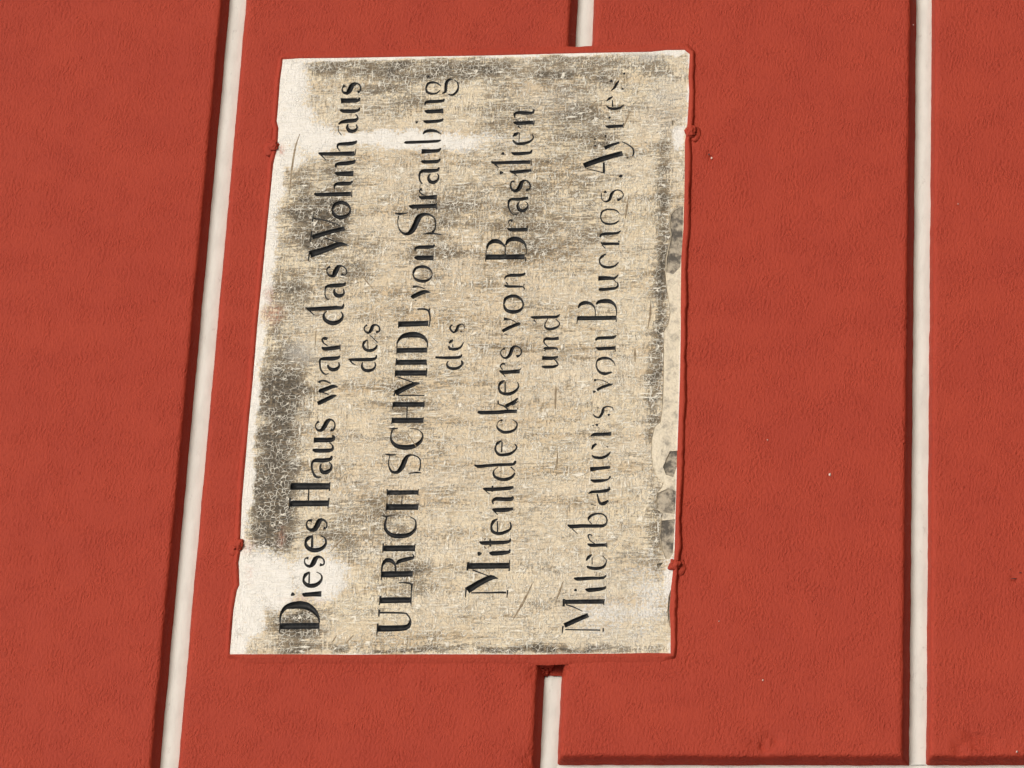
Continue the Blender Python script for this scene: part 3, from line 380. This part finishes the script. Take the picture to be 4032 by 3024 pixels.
b|-237.6,-130.4,0.9 -240.0,-135.0,4.4 -239.5,-148.1,4.2 -239.6,-160.6,4.0 -239.2,-172.2,3.6 -235.5,-175.9,1.5 -229.7,-175.8,1.3 -224.9,-171.6,1.7 -223.8,-164.8,1.9 -225.9,-158.1,3.2 -229.5,-154.9,2.8 -232.4,-154.5,0.8|-232.2,-154.5,0.6 -237.0,-158.6,0.5|-249.5,-142.7,0.3 -242.6,-135.6,0.6
a|-211.6,-156.7,0.8 -213.4,-162.6,0.5|-198.7,-163.4,1.2 -206.2,-165.4,1.9 -210.5,-167.6,3.2 -211.0,-171.6,4.5 -207.1,-177.0,2.1|-198.1,-153.2,1.1 -196.0,-157.0,3.2 -195.6,-164.7,3.4 -194.6,-173.4,3.9 -192.5,-177.4,2.7 -189.3,-176.6,0.9
u|-180.0,-154.9,1.0 -181.9,-159.3,4.0 -181.5,-168.0,3.6 -179.7,-175.7,1.5 -175.8,-178.0,1.8|-166.7,-153.7,5.4 -165.7,-163.5,3.9 -164.2,-177.5,3.2
e|-133.7,-160.1,1.9 -136.2,-156.5,3.3 -141.0,-154.7,1.0|-148.3,-155.0,1.2 -151.2,-159.0,3.0 -151.8,-166.8,3.5 -148.7,-173.5,2.8 -143.9,-177.0,1.2|-138.2,-173.8,1.2 -136.6,-171.6,0.7
r|-123.2,-152.5,1.0 -121.4,-156.8,3.9 -121.2,-166.6,3.7 -120.8,-177.0,4.5|-109.8,-155.2,1.9|-108.9,-159.3,3.5
s|-86.6,-159.8,1.8|-94.4,-154.1,0.6 -97.9,-156.8,1.8 -99.0,-161.8,2.4 -92.6,-165.4,3.3 -86.6,-166.6,2.5 -84.9,-172.0,1.4 -86.7,-176.9,1.1 -90.2,-178.0,0.5|-95.9,-172.9,3.1
v|-65.3,-154.5,3.7|-67.0,-157.0,1.2|-63.2,-157.4,2.8 -58.9,-165.0,3.5 -56.3,-172.8,2.9 -55.8,-176.1,0.5|-55.2,-172.7,0.3 -50.2,-162.7,0.4 -49.9,-154.9,0.5|-50.1,-154.9,3.3
o|-31.0,-155.4,1.2 -25.5,-156.0,1.5 -22.5,-158.8,2.9 -21.0,-164.6,3.5 -22.4,-171.6,2.2 -26.9,-176.2,1.1 -31.3,-178.0,0.5|-31.0,-155.4,1.2 -35.4,-156.9,1.7 -40.0,-160.5,2.9 -41.8,-166.5,3.7 -39.8,-174.4,1.8
n|-6.8,-153.7,1.2 -8.6,-158.2,4.2 -8.3,-167.1,3.7 -8.0,-177.1,4.0|-12.9,-177.3,0.8 -4.7,-176.9,0.9|2.5,-153.4,1.6 5.2,-155.7,3.8 5.7,-164.6,3.8 6.1,-174.4,3.5 9.0,-177.9,1.0
B|24.7,-129.9,0.7 34.5,-130.7,1.1|32.3,-130.4,5.3 32.3,-176.5,4.9|26.8,-177.1,0.8 35.8,-176.4,0.8|45.9,-130.8,1.0 50.9,-133.1,3.9 53.0,-137.9,4.7 52.4,-143.9,3.5 48.4,-149.0,1.7 42.8,-151.2,0.9 34.9,-151.5,0.8|50.4,-152.2,1.5 53.7,-154.7,4.0 54.9,-160.6,5.1 54.6,-167.5,5.2 50.3,-173.7,2.6 43.6,-176.4,1.1 35.6,-176.9,0.7
u|71.1,-154.5,3.3 70.5,-159.0,3.8 71.5,-169.9,3.6 73.0,-175.7,2.7 76.9,-177.2,1.5 80.8,-175.4,0.8|85.6,-153.0,5.8 85.8,-163.3,4.9 85.6,-172.8,3.1 90.5,-176.7,1.0|84.3,-171.3,0.8 79.7,-175.0,0.8
e|118.7,-161.0,1.4 115.1,-156.3,3.3 110.7,-153.7,1.3 105.1,-154.8,1.8 101.1,-159.9,3.1 100.4,-166.9,3.2 102.6,-172.7,2.4 107.2,-176.7,0.9
n|134.0,-153.9,1.1 132.5,-158.6,3.8 132.4,-168.6,3.2 132.2,-176.8,3.2|135.6,-175.9,2.3|126.1,-160.1,0.6 131.4,-155.7,1.2|140.8,-153.3,0.8 144.4,-153.7,2.6 146.0,-158.1,3.9 146.4,-168.0,3.2 147.5,-175.0,2.5 150.5,-177.3,0.9
o|169.3,-152.4,1.0 176.1,-153.9,2.2 179.2,-158.8,2.2 179.3,-165.8,1.9 177.5,-171.8,1.6 172.9,-175.2,0.5|169.3,-152.4,1.0 163.6,-154.4,1.5 159.9,-159.5,2.7 159.3,-166.5,2.3 160.8,-171.5,2.3 164.1,-175.0,0.6
s|203.5,-156.8,3.9|202.2,-152.3,0.9 197.7,-152.2,0.6 192.6,-153.7,0.6 190.1,-157.5,1.6 192.4,-162.2,3.3 200.9,-164.9,3.4 205.4,-168.7,1.7 205.3,-174.7,1.4 200.6,-178.6,0.9 195.0,-177.6,0.7 191.9,-171.8,3.6
.|224.1,-172.2,0.9 225.0,-174.8,4.1 226.9,-176.7,0.7
A|240.5,-129.2,6.5 247.3,-146.0,6.7 252.5,-160.9,6.5 256.8,-175.8,6.2|236.4,-132.9,0.9 232.8,-144.6,1.2 229.4,-155.3,1.1|244.6,-153.3,2.2 230.3,-154.2,2.8
y|264.2,-153.4,4.8 266.9,-158.3,4.2 271.9,-171.4,2.5|273.0,-174.2,0.8 268.2,-182.4,1.6 262.9,-188.1,1.7 257.1,-189.3,1.9 252.3,-187.8,1.2|250.6,-182.0,2.2|277.1,-141.2,3.0|267.9,-141.9,2.8|283.2,-154.1,1.4 279.1,-154.3,1.4
r|295.2,-153.4,1.0 294.1,-157.7,4.2 294.5,-165.3,3.7 294.9,-175.0,3.7|298.9,-174.9,1.0 292.0,-175.1,0.8|307.0,-157.9,3.5
e|336.4,-160.8,1.2 333.5,-156.7,3.2 329.9,-153.0,0.8|331.7,-160.4,0.8 321.8,-161.0,1.7|323.7,-153.3,1.0 320.2,-157.2,3.1 318.9,-163.3,3.3 320.5,-170.3,2.8 324.9,-174.9,0.8
s|358.4,-158.0,3.9|344.8,-158.4,0.9 349.1,-162.6,2.7 354.9,-164.9,2.8 358.8,-167.5,1.2|346.9,-172.3,3.1
.|368.2,-173.4,3.3'''
DARK = [(-227,218,57,28,1.0),(-179,224,36,28,1),(-124,220,49,23,0.9),(-63,222,40,34,1),(-360,181,17,27,0.9),(-161,217,90,28,0.7),(-13,220,25,20,0.55),(68,212,44,34,0.45),(162,184,51,31,0.9),(188,212,51,20,0.6),(220,177,39,23,0.4),(382,142,15,110,0.62),(380,38,20,103,0.55),(376,-117,18,85,0.5),(374,-211,16,23,0.45),(349,105,33,58,0.35),(154,48,70,40,0.38),(191,16,51,34,0.3),(117,142,38,34,0.3),(-71,68,73,28,0.3),(-299,60,35,33,0.35),(-234,91,42,33,0.3),(-245,134,36,27,0.35),(200,-227,88,9,0.55),(74,-230,117,8,0.75),(-68,-225,67,10,0.55),(-394,92,3,161,0.6),(-395,-97,4,128,0.7),(-380,179,15,27,0.6),(292,-121,58,51,0.4),(171,-70,70,45,0.4),(306,-29,52,34,0.3),(-248,-235,88,11,0.4),(18,231,31,11,0.4),(-304,185,12,10,0.45),(182,-131,63,34,0.3),(26,-65,37,44,0.15)]
WHITE = [(358,247,53,32,1),(306,240,39,35,1),(221,251,77,14,0.9),(119,252,76,13,0.9),(-7,251,56,8,0.7),(-93,253,85,8,0.9),(-184,252,66,8,0.9),(-304,248,53,12,1),(-386,247,17,15,1),(-301,229,35,44,1),(-316,206,35,22,1),(-301,158,32,38,0.95),(-351,236,35,22,1),(-269,154,15,22,0.5),(284,135,10,160,0.85),(277,61,13,86,0.85),(277,-31,9,45,0.45),(285,204,26,35,0.9),(260,237,19,23,0.8),(341,202,26,12,0.25),(-329,-227,64,32,0.5),(-352,-180,35,48,0.45),(276,-245,22,9,0.9),(-312,-254,35,9,0.8),(-157,-74,12,33,0.2),(23,141,9,34,0.3),(397,-241,5,14,1),(341,-253,78,2,0.8),(-99,-263,237,2,0.7),(-113,71,6,66,0.2)]
GREY = [(-341,-190,52,59,0.35),(396,-196,6,23,1),(331,-90,26,34,0.2),(-7,201,16,17,0.6),(328,-227,39,23,0.35)]
TAN = [(90,10,124,140,0.7),(-96,28,121,138,0.5),(-375,60,17,86,0.8),(114,-72,186,56,0.5),(283,90,39,57,0.4),(-157,-85,177,109,0.25),(24,-226,182,22,0.4)]

OUT= [[-400.3, 255.8], [-394.8, 256.0], [-345.2, 256.3], [-319.1, 254.2], [-312.3, 251.7], [-288.6, 254.4], [-284.1, 255.1], [-270.8, 254.0], [-257.7, 255.1], [-204.5, 257.1], [-141.9, 256.8], [-92.1, 256.7], [-46.5, 255.9], [21.6, 256.2], [58.4, 255.9], [105.1, 255.1], [142.7, 254.8], [204.6, 254.1], [252.1, 253.3], [266.3, 250.9], [278.8, 250.2], [300.7, 250.6], [310.4, 253.5], [320.2, 253.3], [369.0, 253.7], [389.0, 252.7], [398.4, 252.4], [399.8, 231.1], [399.1, 169.6], [398.8, 97.6], [398.1, 2.8], [398.4, -60.2], [398.7, -122.9], [398.7, -169.9], [398.6, -204.2], [400.7, -224.4], [400.5, -246.6], [397.6, -249.5], [394.6, -253.3], [362.9, -252.7], [341.4, -254.3], [297.3, -253.6], [284.6, -252.7], [271.2, -251.3], [221.2, -252.6], [190.5, -253.0], [151.6, -253.3], [108.8, -252.2], [14.7, -254.3], [-52.5, -255.6], [-142.0, -255.5], [-273.8, -256.6], [-295.6, -255.8], [-317.0, -254.2], [-345.6, -253.4], [-370.7, -255.4], [-400.3, -256.1], [-399.9, -232.5], [-400.7, -185.9], [-400.6, -148.8], [-401.5, -98.1], [-401.0, -33.5], [-400.8, 49.1], [-401.2, 114.1], [-400.4, 182.5]]
STRIP= [[182.3, -252.5], [182.0, -248.0], [179.0, -240.8], [170.9, -235.9], [155.7, -235.4], [144.0, -237.9], [127.7, -235.3], [111.4, -232.8], [92.9, -232.8], [74.4, -234.6], [55.9, -238.1], [37.5, -240.4], [23.8, -238.8], [13.6, -234.0], [-65.8, -235.7], [-86.0, -235.4], [-105.1, -234.0], [-111.7, -227.2], [-126.2, -224.7], [-146.2, -224.4], [-164.0, -227.0], [-177.3, -232.5], [-184.0, -239.8], [-190.6, -238.0], [-197.2, -233.2], [-208.2, -232.2], [-218.0, -233.3], [-223.6, -240.1], [-233.4, -239.0], [-252.0, -237.7], [-269.4, -240.7], [-282.5, -246.1], [-282.5, -250.7], [-273.8, -255.1], [-208.3, -254.6], [-75.0, -254.2]]
CHIPS= [[[181.6, -251.7], [181.2, -248.0], [178.1, -241.5], [170.4, -237.0], [155.7, -236.4], [143.9, -238.9], [127.7, -236.6], [111.4, -234.2], [92.9, -234.2], [90.4, -242.7], [99.6, -250.6], [120.4, -252.4]], [[-143.2, -255.6], [-143.8, -246.4], [-150.8, -243.6], [-164.1, -239.1], [-174.1, -242.8], [-177.5, -251.6], [-164.2, -255.5]], [[-195.1, -255.3], [-191.8, -246.0], [-195.0, -239.1], [-197.6, -233.8], [-208.2, -233.0], [-217.4, -234.1], [-222.5, -241.1], [-224.8, -255.1]], [[-231.3, -255.3], [-232.8, -239.8], [-252.0, -238.7], [-269.4, -241.5], [-281.4, -246.4], [-281.2, -251.0], [-273.8, -254.3], [-252.1, -255.0]], [[-317.1, -254.2], [-330.0, -251.1], [-347.1, -250.4], [-364.3, -252.8], [-368.5, -254.5], [-345.0, -253.1]], [[-287.8, -236.3], [-285.7, -244.2], [-295.4, -237.6]], [[302.1, -233.6], [300.1, -238.9], [293.0, -235.0]]]

SCRATCHES = [[(291.5,223.3,1.8),(273.0,227.4,2.4),(244.5,229.4,1.8),(205.6,230.3,1.2)],[(-357.7,-72.5,1.8),(-338.6,-81.9,2.7),(-324.2,-88.0,2.1),(-309.8,-93.8,1.2)],[(-336.2,-121.0,1.5),(-322.8,-124.8,2.1),(-309.3,-128.6,1.2)],[(-385.6,136.6,1.8),(-376.1,131.6,1.5)],[(-386.9,120.4,1.8),(-376.1,112.2,1.5)],[(-271.7,148.0,0.9),(-260.1,138.6,1.8),(-245.5,126.0,0.9)],[(-57.5,-108.4,2.4),(-87.6,-109.2,2.1)],[(-144.0,-114.7,1.8),(-167.1,-114.2,1.8)],[(56.0,-217.0,1.5),(35.6,-217.1,2.4),(16.6,-214.7,1.5)],[(259.1,-110.2,1.8),(243.4,-103.2,2.1)],[(331.4,-141.3,1.5),(320.9,-132.4,1.8)],[(314.5,-182.4,1.5),(293.3,-175.5,2.4)],[(223.8,-116.4,1.5),(208.1,-110.9,1.8)],[(-79.1,-94.0,1.5),(-90.7,-91.8,1.5)],[(-115.8,66.4,1.2),(-135.8,53.0,1.2)],[(24.1,184.0,1.2),(-3.3,183.7,1.2)],[(95.6,134.8,1.2),(74.6,118.0,1.5)],[(198.0,-185.2,1.8),(166.7,-182.4,2.4)],[(-8.2,-200.5,2.4),(-26.7,-201.2,2.1)]]

tablet = empty('inscription_tablet', (0, 0, ZC))
tag(tablet, label='weathered cream tablet with carved black German inscription set in the red wall', category='plaque')
YF = -.0015                                   # the face stands 1.5 mm proud of the blocks

pts = []; faces = []; ftag = []
def add_poly(P, t):
    i0 = len(pts); pts.extend([(float(x), float(z)) for x, z in P]); faces.append(list(range(i0, i0+len(P)))); ftag.append(t)
def resample(S):
    S = np.array(S); n = len(S)
    if n < 3: 
        k = max(2, int(np.linalg.norm(S[-1, :2]-S[0, :2])/5)+1); t = np.linspace(0, 1, k+1)[:, None]; return S[0]*(1-t)+S[-1]*t
    out = []
    for i in range(n-1):
        p0, p1, p2, p3 = S[max(i-1, 0)], S[i], S[i+1], S[min(i+2, n-1)]
        if i == 0: p0 = 2*p1-p2
        if i == n-2: p3 = 2*p2-p1
        k = max(2, int(np.linalg.norm(p2[:2]-p1[:2])/2.2))
        for t in np.linspace(0, 1, k, endpoint=False):
            q = .5*((2*p1)+(-p0+p2)*t+(2*p0-5*p1+4*p2-p3)*t*t+(-p0+3*p1-3*p2+p3)*t**3)
            q[2] = p1[2]*(1-t)+p2[2]*t; out.append(q)
    out.append(S[-1]); return np.array(out)
letters = []; side_edges = []
out_i = len(pts); add_poly(OUT, ('slab',))
add_poly(STRIP, ('strip',))
for ci, c in enumerate(CHIPS): add_poly(c, ('chip', ci))
for li, row in enumerate(LETTERS.strip().split('\n')):
    ch, *st = row.split('|'); letters.append(ch)
    for s in st:
        S = [tuple(float(v) for v in p.split(',')) for p in s.split()]
        if len(S) == 1:
            x, z, wd = S[0]; r = wd/2
            add_poly([(x+r*(1+.16*math.sin(3*a+li))*math.cos(a), z+r*(1+.16*math.sin(3*a+li))*math.sin(a)) for a in np.linspace(0, 2*math.pi, 14, endpoint=False)], ('L', li)); continue
        Q = resample(S); Q[:, 2] = np.maximum(Q[:, 2]*(1.08 if Q[:, 1].mean() < -100 else 1.10)+.35, 1.2)
        T = np.gradient(Q[:, :2], axis=0); T /= np.linalg.norm(T, axis=1)[:, None]+1e-9; N = np.stack([-T[:, 1], T[:, 0]], 1)
        jit = np.array([noise.noise((q[0]*.21, q[1]*.21, 4.0)) for q in Q])*.22
        A = Q[:, :2]+N*(Q[:, 2:3]/2+jit[:, None]*.7); B = Q[:, :2]-N*(Q[:, 2:3]/2-jit[::-1][:, None]*.4)
        i0 = len(pts)
        for a, b in zip(A, B): pts.append(tuple(map(float, a))); pts.append(tuple(map(float, b)))
        side_edges += [(i0, i0+1), (i0+2*len(Q)-2, i0+2*len(Q)-1)]
        for i in range(len(Q)-1):
            side_edges += [(i0+2*i, i0+2*i+2), (i0+2*i+1, i0+2*i+3)]
            faces.append([i0+2*i, i0+2*i+1, i0+2*i+3, i0+2*i+2]); ftag.append(('L', li))
NB = len(pts)
# interior sample points: a jittered grid over the face, denser inside letters
gx, gz = np.meshgrid(np.arange(-398, 397, 4.2), np.arange(-252, 253, 4.2)); g = np.stack([gx.ravel(), gz.ravel()], 1)+rng.uniform(-1.1, 1.1, (gx.size, 2))
pts.extend(map(tuple, g.tolist()))
for f, t in zip(faces, ftag):
    if t[0] != 'L' or len(f) != 4: continue
    a, b, c, d_ = [np.array(pts[i]) for i in f]; m0 = (a+b)/2; wdt = np.linalg.norm(a-b)
    if wdt > 1.0: pts.append(tuple((m0+(c+d_)/2)/2)); 
    if wdt > 3.2: 
        for k in (.28, .72): pts.append(tuple(((a*(1-k)+b*k)+(d_*(1-k)+c*k))/2))
edges = [(f[i-1], f[i]) for f, t in zip(faces, ftag) if not (t[0] == 'L' and len(f) == 4) for i in range(len(f))]+side_edges
_r = delaunay_2d_cdt([Vector(p) for p in pts], edges, [], 0, 1e-4)
vo, fo = _r[0], _r[2]
VO = np.array([tuple(v) for v in vo]); FO = np.array([list(f) for f in fo]); CE = VO[FO].mean(1)
cls = np.full(len(fo), -99)                     # -1 slab, -2 strip, -3 chip, >=0 letter
order = np.argsort(CE[:, 0]); CX = CE[order, 0]
def inside_poly(P):
    lo, hi = np.searchsorted(CX, P[:, 0].min()), np.searchsorted(CX, P[:, 0].max()); idx = order[lo:hi]
    idx = idx[(CE[idx, 1] > P[:, 1].min()) & (CE[idx, 1] < P[:, 1].max())]
    if not len(idx): return idx
    x, y = CE[idx, 0][:, None], CE[idx, 1][:, None]; a = P; b = np.roll(P, -1, 0)
    cr = (a[:, 1] > y) != (b[:, 1] > y); xi = (b[:, 0]-a[:, 0])*(y-a[:, 1])/((b[:, 1]-a[:, 1])+1e-15)+a[:, 0]
    return idx[((cr & (x < xi)).sum(1) % 2) == 1]
PTS = np.array(pts)
for f, t in zip(faces, ftag):                  # slab first, then strip, chips and letters on top
    idx = inside_poly(PTS[f])
    if t[0] == 'slab': cls[idx] = -1
    else:
        idx = idx[cls[idx] != -99]; cls[idx] = -2 if t[0] == 'strip' else (-3-t[1] if t[0] == 'chip' else t[1])
TRI = [list(f) for f in fo]
#print('cls', {int(k): int((cls == k).sum()) for k in np.unique(cls)})
# edge -> triangles
E2 = {}
for i, f in enumerate(TRI):
    if cls[i] == -99: continue
    for a, b in ((f[0], f[1]), (f[1], f[2]), (f[2], f[0])): E2.setdefault((min(a, b), max(a, b)), []).append((i, a, b))
def depth_of(c): return 0 if c == -1 else (.0008 if c == -2 else (.0019 if c <= -3 else .0005))
def to3(v, y): return (v[0]*.001, y, v[1]*.001)
def und(y_tri):
    return y_tri
def base_y(x, z): return YF+.0005*noise.noise((x*.006, 2, z*.006))+.00018*noise.noise((x*.05, 7, z*.05))
BY = np.array([base_y(*v) for v in VO])
def build(name, sel, mats, edgewall=True, smooth=False, letter=False):
    ids = [i for i in range(len(TRI)) if sel(cls[i])]; mp = {}; V = []; src = []
    dep = depth_of(cls[ids[0]])
    idset = set(ids); bnd = []
    for i in ids:
        f = TRI[i]
        for a, b in ((f[0], f[1]), (f[1], f[2]), (f[2], f[0])):
            e = E2[(min(a, b), max(a, b))]; o = [q for q in e if q[0] not in idset]
            if len(e) == 1 or o: bnd.append((a, b, cls[o[0][0]] if o else -99))
    dist = {}
    if letter:
        seg = np.array([(VO[a], VO[b]) for a, b, _ in bnd]); s0, s1 = seg[:, 0], seg[:, 1]; dv = s1-s0; L2 = (dv**2).sum(1)+1e-12
        bv = set([a for a, b, _ in bnd]+[b for a, b, _ in bnd])
    def vid(k):
        if k not in mp:
            y = BY[k]+dep
            if letter:
                if k in bv: dd = 0
                else:
                    p = VO[k]; t = np.clip(((p-s0)*dv).sum(1)/L2, 0, 1); dd = float(np.sqrt((((s0+dv*t[:, None])-p)**2).sum(1)).min())
                y += min(.0022, dd*.00065)
            mp[k] = len(V); V.append(to3(VO[k], y)); src.append(k)
        return mp[k]
    F = []; mi = []
    for i in ids:
        f = [vid(k) for k in TRI[i]]; p = [VO[k] for k in TRI[i]]
        cr = (p[1][0]-p[0][0])*(p[2][1]-p[0][1])-(p[1][1]-p[0][1])*(p[2][0]-p[0][0])
        F.append(f if cr > 0 else f[::-1]); mi.append(0)
    if edgewall:
        for a, b, oc in bnd:
            d2 = .012 if oc == -99 else depth_of(oc)
            if oc != -99 and d2 <= dep: continue
            i = len(V); V.extend([to3(VO[a], BY[a]+dep), to3(VO[b], BY[b]+dep), to3(VO[b], BY[b]+d2+.0001), to3(VO[a], BY[a]+d2+.0001)]); src.extend([a, b, b, a])
            F.append([i, i+1, i+2, i+3]); mi.append(1 if len(mats) > 1 else 0)
    return mesh(name, V, F, mats, tablet, midx=mi, smooth=smooth), src
SCR_M = simple('scratched_ground', (.24, .18, .11), (.42, .34, .23), 300, .8)
for S in SCRATCHES:
    Q = resample(S); T = np.gradient(Q[:, :2], axis=0); T /= np.linalg.norm(T, axis=1)[:, None]+1e-9; N = np.stack([-T[:, 1], T[:, 0]], 1)
    t = np.linspace(0, 1, len(Q)); wd = Q[:, 2]*.5*np.sin(np.pi*(.12+.76*t))*(1+.5*np.array([noise.noise((q[0]*.5, q[1]*.5, 1)) for q in Q]))
    V = []
    for q, nn, w_ in zip(Q, N, wd):
        y = base_y(q[0], q[1])
        for k, yy in ((-1.5, .0002), (-.6, -.00035), (0, -.00015), (.6, -.00035), (1.5, .0002)): V.append(((q[0]+nn[0]*w_*k)*.001, y+yy, (q[1]+nn[1]*w_*k)*.001))
    mesh('scratch', V, [(i*5+j, i*5+j+1, (i+1)*5+j+1, (i+1)*5+j) for i in range(len(Q)-1) for j in range(4)], SCR_M, tablet, smooth=True)
def blobs(L, P):
    v = np.zeros(len(P))
    for x, z, a, b, m in L:
        q = ((P[:, 0]-x)/a)**2+((P[:, 1]-z)/b)**2; v = np.maximum(v, m*np.exp(-.9*q**1.3))
    return v
nz1 = np.array([noise.noise((x*.045, 0, z*.03)) for x, z in VO])*.55+np.array([noise.noise((x*.13, 3, z*.1)) for x, z in VO])*.35
Pj = VO+np.stack([nz1*14, nz1[::-1]*0+nz1*9], 1)
aD = blobs(DARK, Pj); aW = blobs(WHITE, Pj); aG = blobs(GREY, Pj); aT = blobs(TAN, Pj)
edge = np.minimum(np.minimum(VO[:, 0]+402, 397-VO[:, 0]), np.minimum(VO[:, 1]+255, 253-VO[:, 1]))
aW = np.maximum(aW, np.clip(1.1-edge/3.2, 0, 1)*np.clip(.75+1.4*nz1, 0, 1)); aD = aD*np.clip(edge/4, 0, 1)
aR = blobs([(44, 238, 14, 12, .6), (70, 245, 10, 6, .5), (-255, 205, 12, 3, .5), (-330, 175, 4, 22, .35), (272, 247, 6, 5, .7), (-262, 246, 8, 7, .5), (-300, 240, 8, 4, .3)], Pj)
def put_attr(o, src):
    me = o.data; a = me.attributes.new('wear', 'FLOAT_COLOR', 'POINT'); k = np.array(src)
    a.data.foreach_set('color', np.stack([aD[k]+.18*nz1[k], aW[k], aG[k], np.clip(aT[k], 0, 1)], 1).astype(np.float32).ravel())
    r = me.attributes.new('rust', 'FLOAT', 'POINT'); r.data.foreach_set('value', aR[k].astype(np.float32))
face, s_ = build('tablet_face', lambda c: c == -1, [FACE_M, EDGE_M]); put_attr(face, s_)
fs, s_ = build('filler_strip', lambda c: c == -2, [STRIP_M, EDGE_M]); tag(fs, label='smooth cream filler along the worn lower edge')
for ci in range(len(CHIPS)): build('chipped_patch', lambda c: c == -3-ci, [CHIP_M, EDGE_M])
for li, ch in enumerate(letters):
    o, _ = build('letter' if ch != '.' else 'full_stop', lambda c: c == li, [LETTER_M], edgewall=False, letter=True, smooth=True)

# red mortar rim round the tablet
O = np.array(OUT, float); ring = []
for i in range(len(O)):
    a, b = O[i], O[(i+1) % len(O)]; k = max(1, int(np.linalg.norm(b-a)/3.2))
    for t in range(k): ring.append(a+(b-a)*t/k)
ring = np.array(ring); cen = ring.mean(0)
T = np.roll(ring, -3, 0)-np.roll(ring, 3, 0); T /= np.linalg.norm(T, axis=1)[:, None]; Nn = np.stack([T[:, 1], -T[:, 0]], 1)
if ((ring-cen)*Nn).sum() < 0: Nn = -Nn
V = []; F = []; n = len(ring)
for i in range(n):
    x, z = ring[i]; nn = Nn[i]
    low = max(0, min(1, (-z-246)/6)); top = max(0, min(1, (z-244)/6)); side = 1-max(low, top)
    wv = 1+.28*noise.noise((x*.03, z*.03, 1))+.15*noise.noise((x*.11, z*.11, 5))
    hh = 1+.35*noise.noise((x*.03, z*.03, 8))+.12*noise.noise((x*.2, z*.2, 3))
    wid = (3.6*top+6.0*low+5.2*side)*wv; pk = (.0030*top+.0038*low+.0020*side)*hh
    out = 3.0*top+1.8*low+5.0*side
    prof = [(-.6, YF+.0004), (-.15, YF-.0003), (.5, YF-.0007*hh), (wid*.45, -pk*.9), (wid*.72, -pk), (wid*.95, -pk*.85), (wid+out*.35, -pk*.45), (wid+out*.8, -.0006), (wid+out*1.3, .0010)]
    for q, y in prof: V.append(((x+nn[0]*q)*.001, y+.00015*noise.noise((x*.3, z*.3, q)), (z+nn[1]*q)*.001))
m = 9
for i in range(n):
    for j in range(m-1): F.append((i*m+j, ((i+1) % n)*m+j, ((i+1) % n)*m+j+1, i*m+j+1))
rim = mesh('mortar_rim', V, F, REDM, tablet, smooth=True); tag(rim, label='raised rim of red painted mortar round the tablet')
bm = bmesh.new(); bm.from_mesh(rim.data); bmesh.ops.recalc_face_normals(bm, faces=bm.faces); bm.to_mesh(rim.data); bm.free()

# four lumpy holding clamps, painted over
for i, (x, z, r) in enumerate([(275, 253, 7), (-261, 255, 7.5), (285, -256, 7.5), (-290, -256, 7.5)]):
    up = 1 if z > 0 else -1
    b = blob('clamp', (x*.001, -.0030, (z+up*1.5)*.001), (r*.00098, .0026, r*.00085), REDM, tablet, i+1, .45, 4)
    bm = bmesh.new(); bm.from_mesh(b.data)
    ret = bmesh.ops.create_icosphere(bm, subdivisions=2, radius=1)
    for v in ret['verts']:
        nn = v.co.copy(); k = 1+.3*noise.noise(nn*2+Vector((i, 3, 1)))
        v.co = Vector(((x-3)*.001+nn.x*.011*k, nn.y*.0016*k, (z+up*7.0)*.001+nn.z*.0075*k))
    bm.to_mesh(b.data); bm.free(); b.data.polygons.foreach_set('use_smooth', [True]*len(b.data.polygons))
print('tris', sum(len(p.vertices)-2 for me in bpy.data.meshes for p in me.polygons), 'cdt', len(VO), len(TRI))
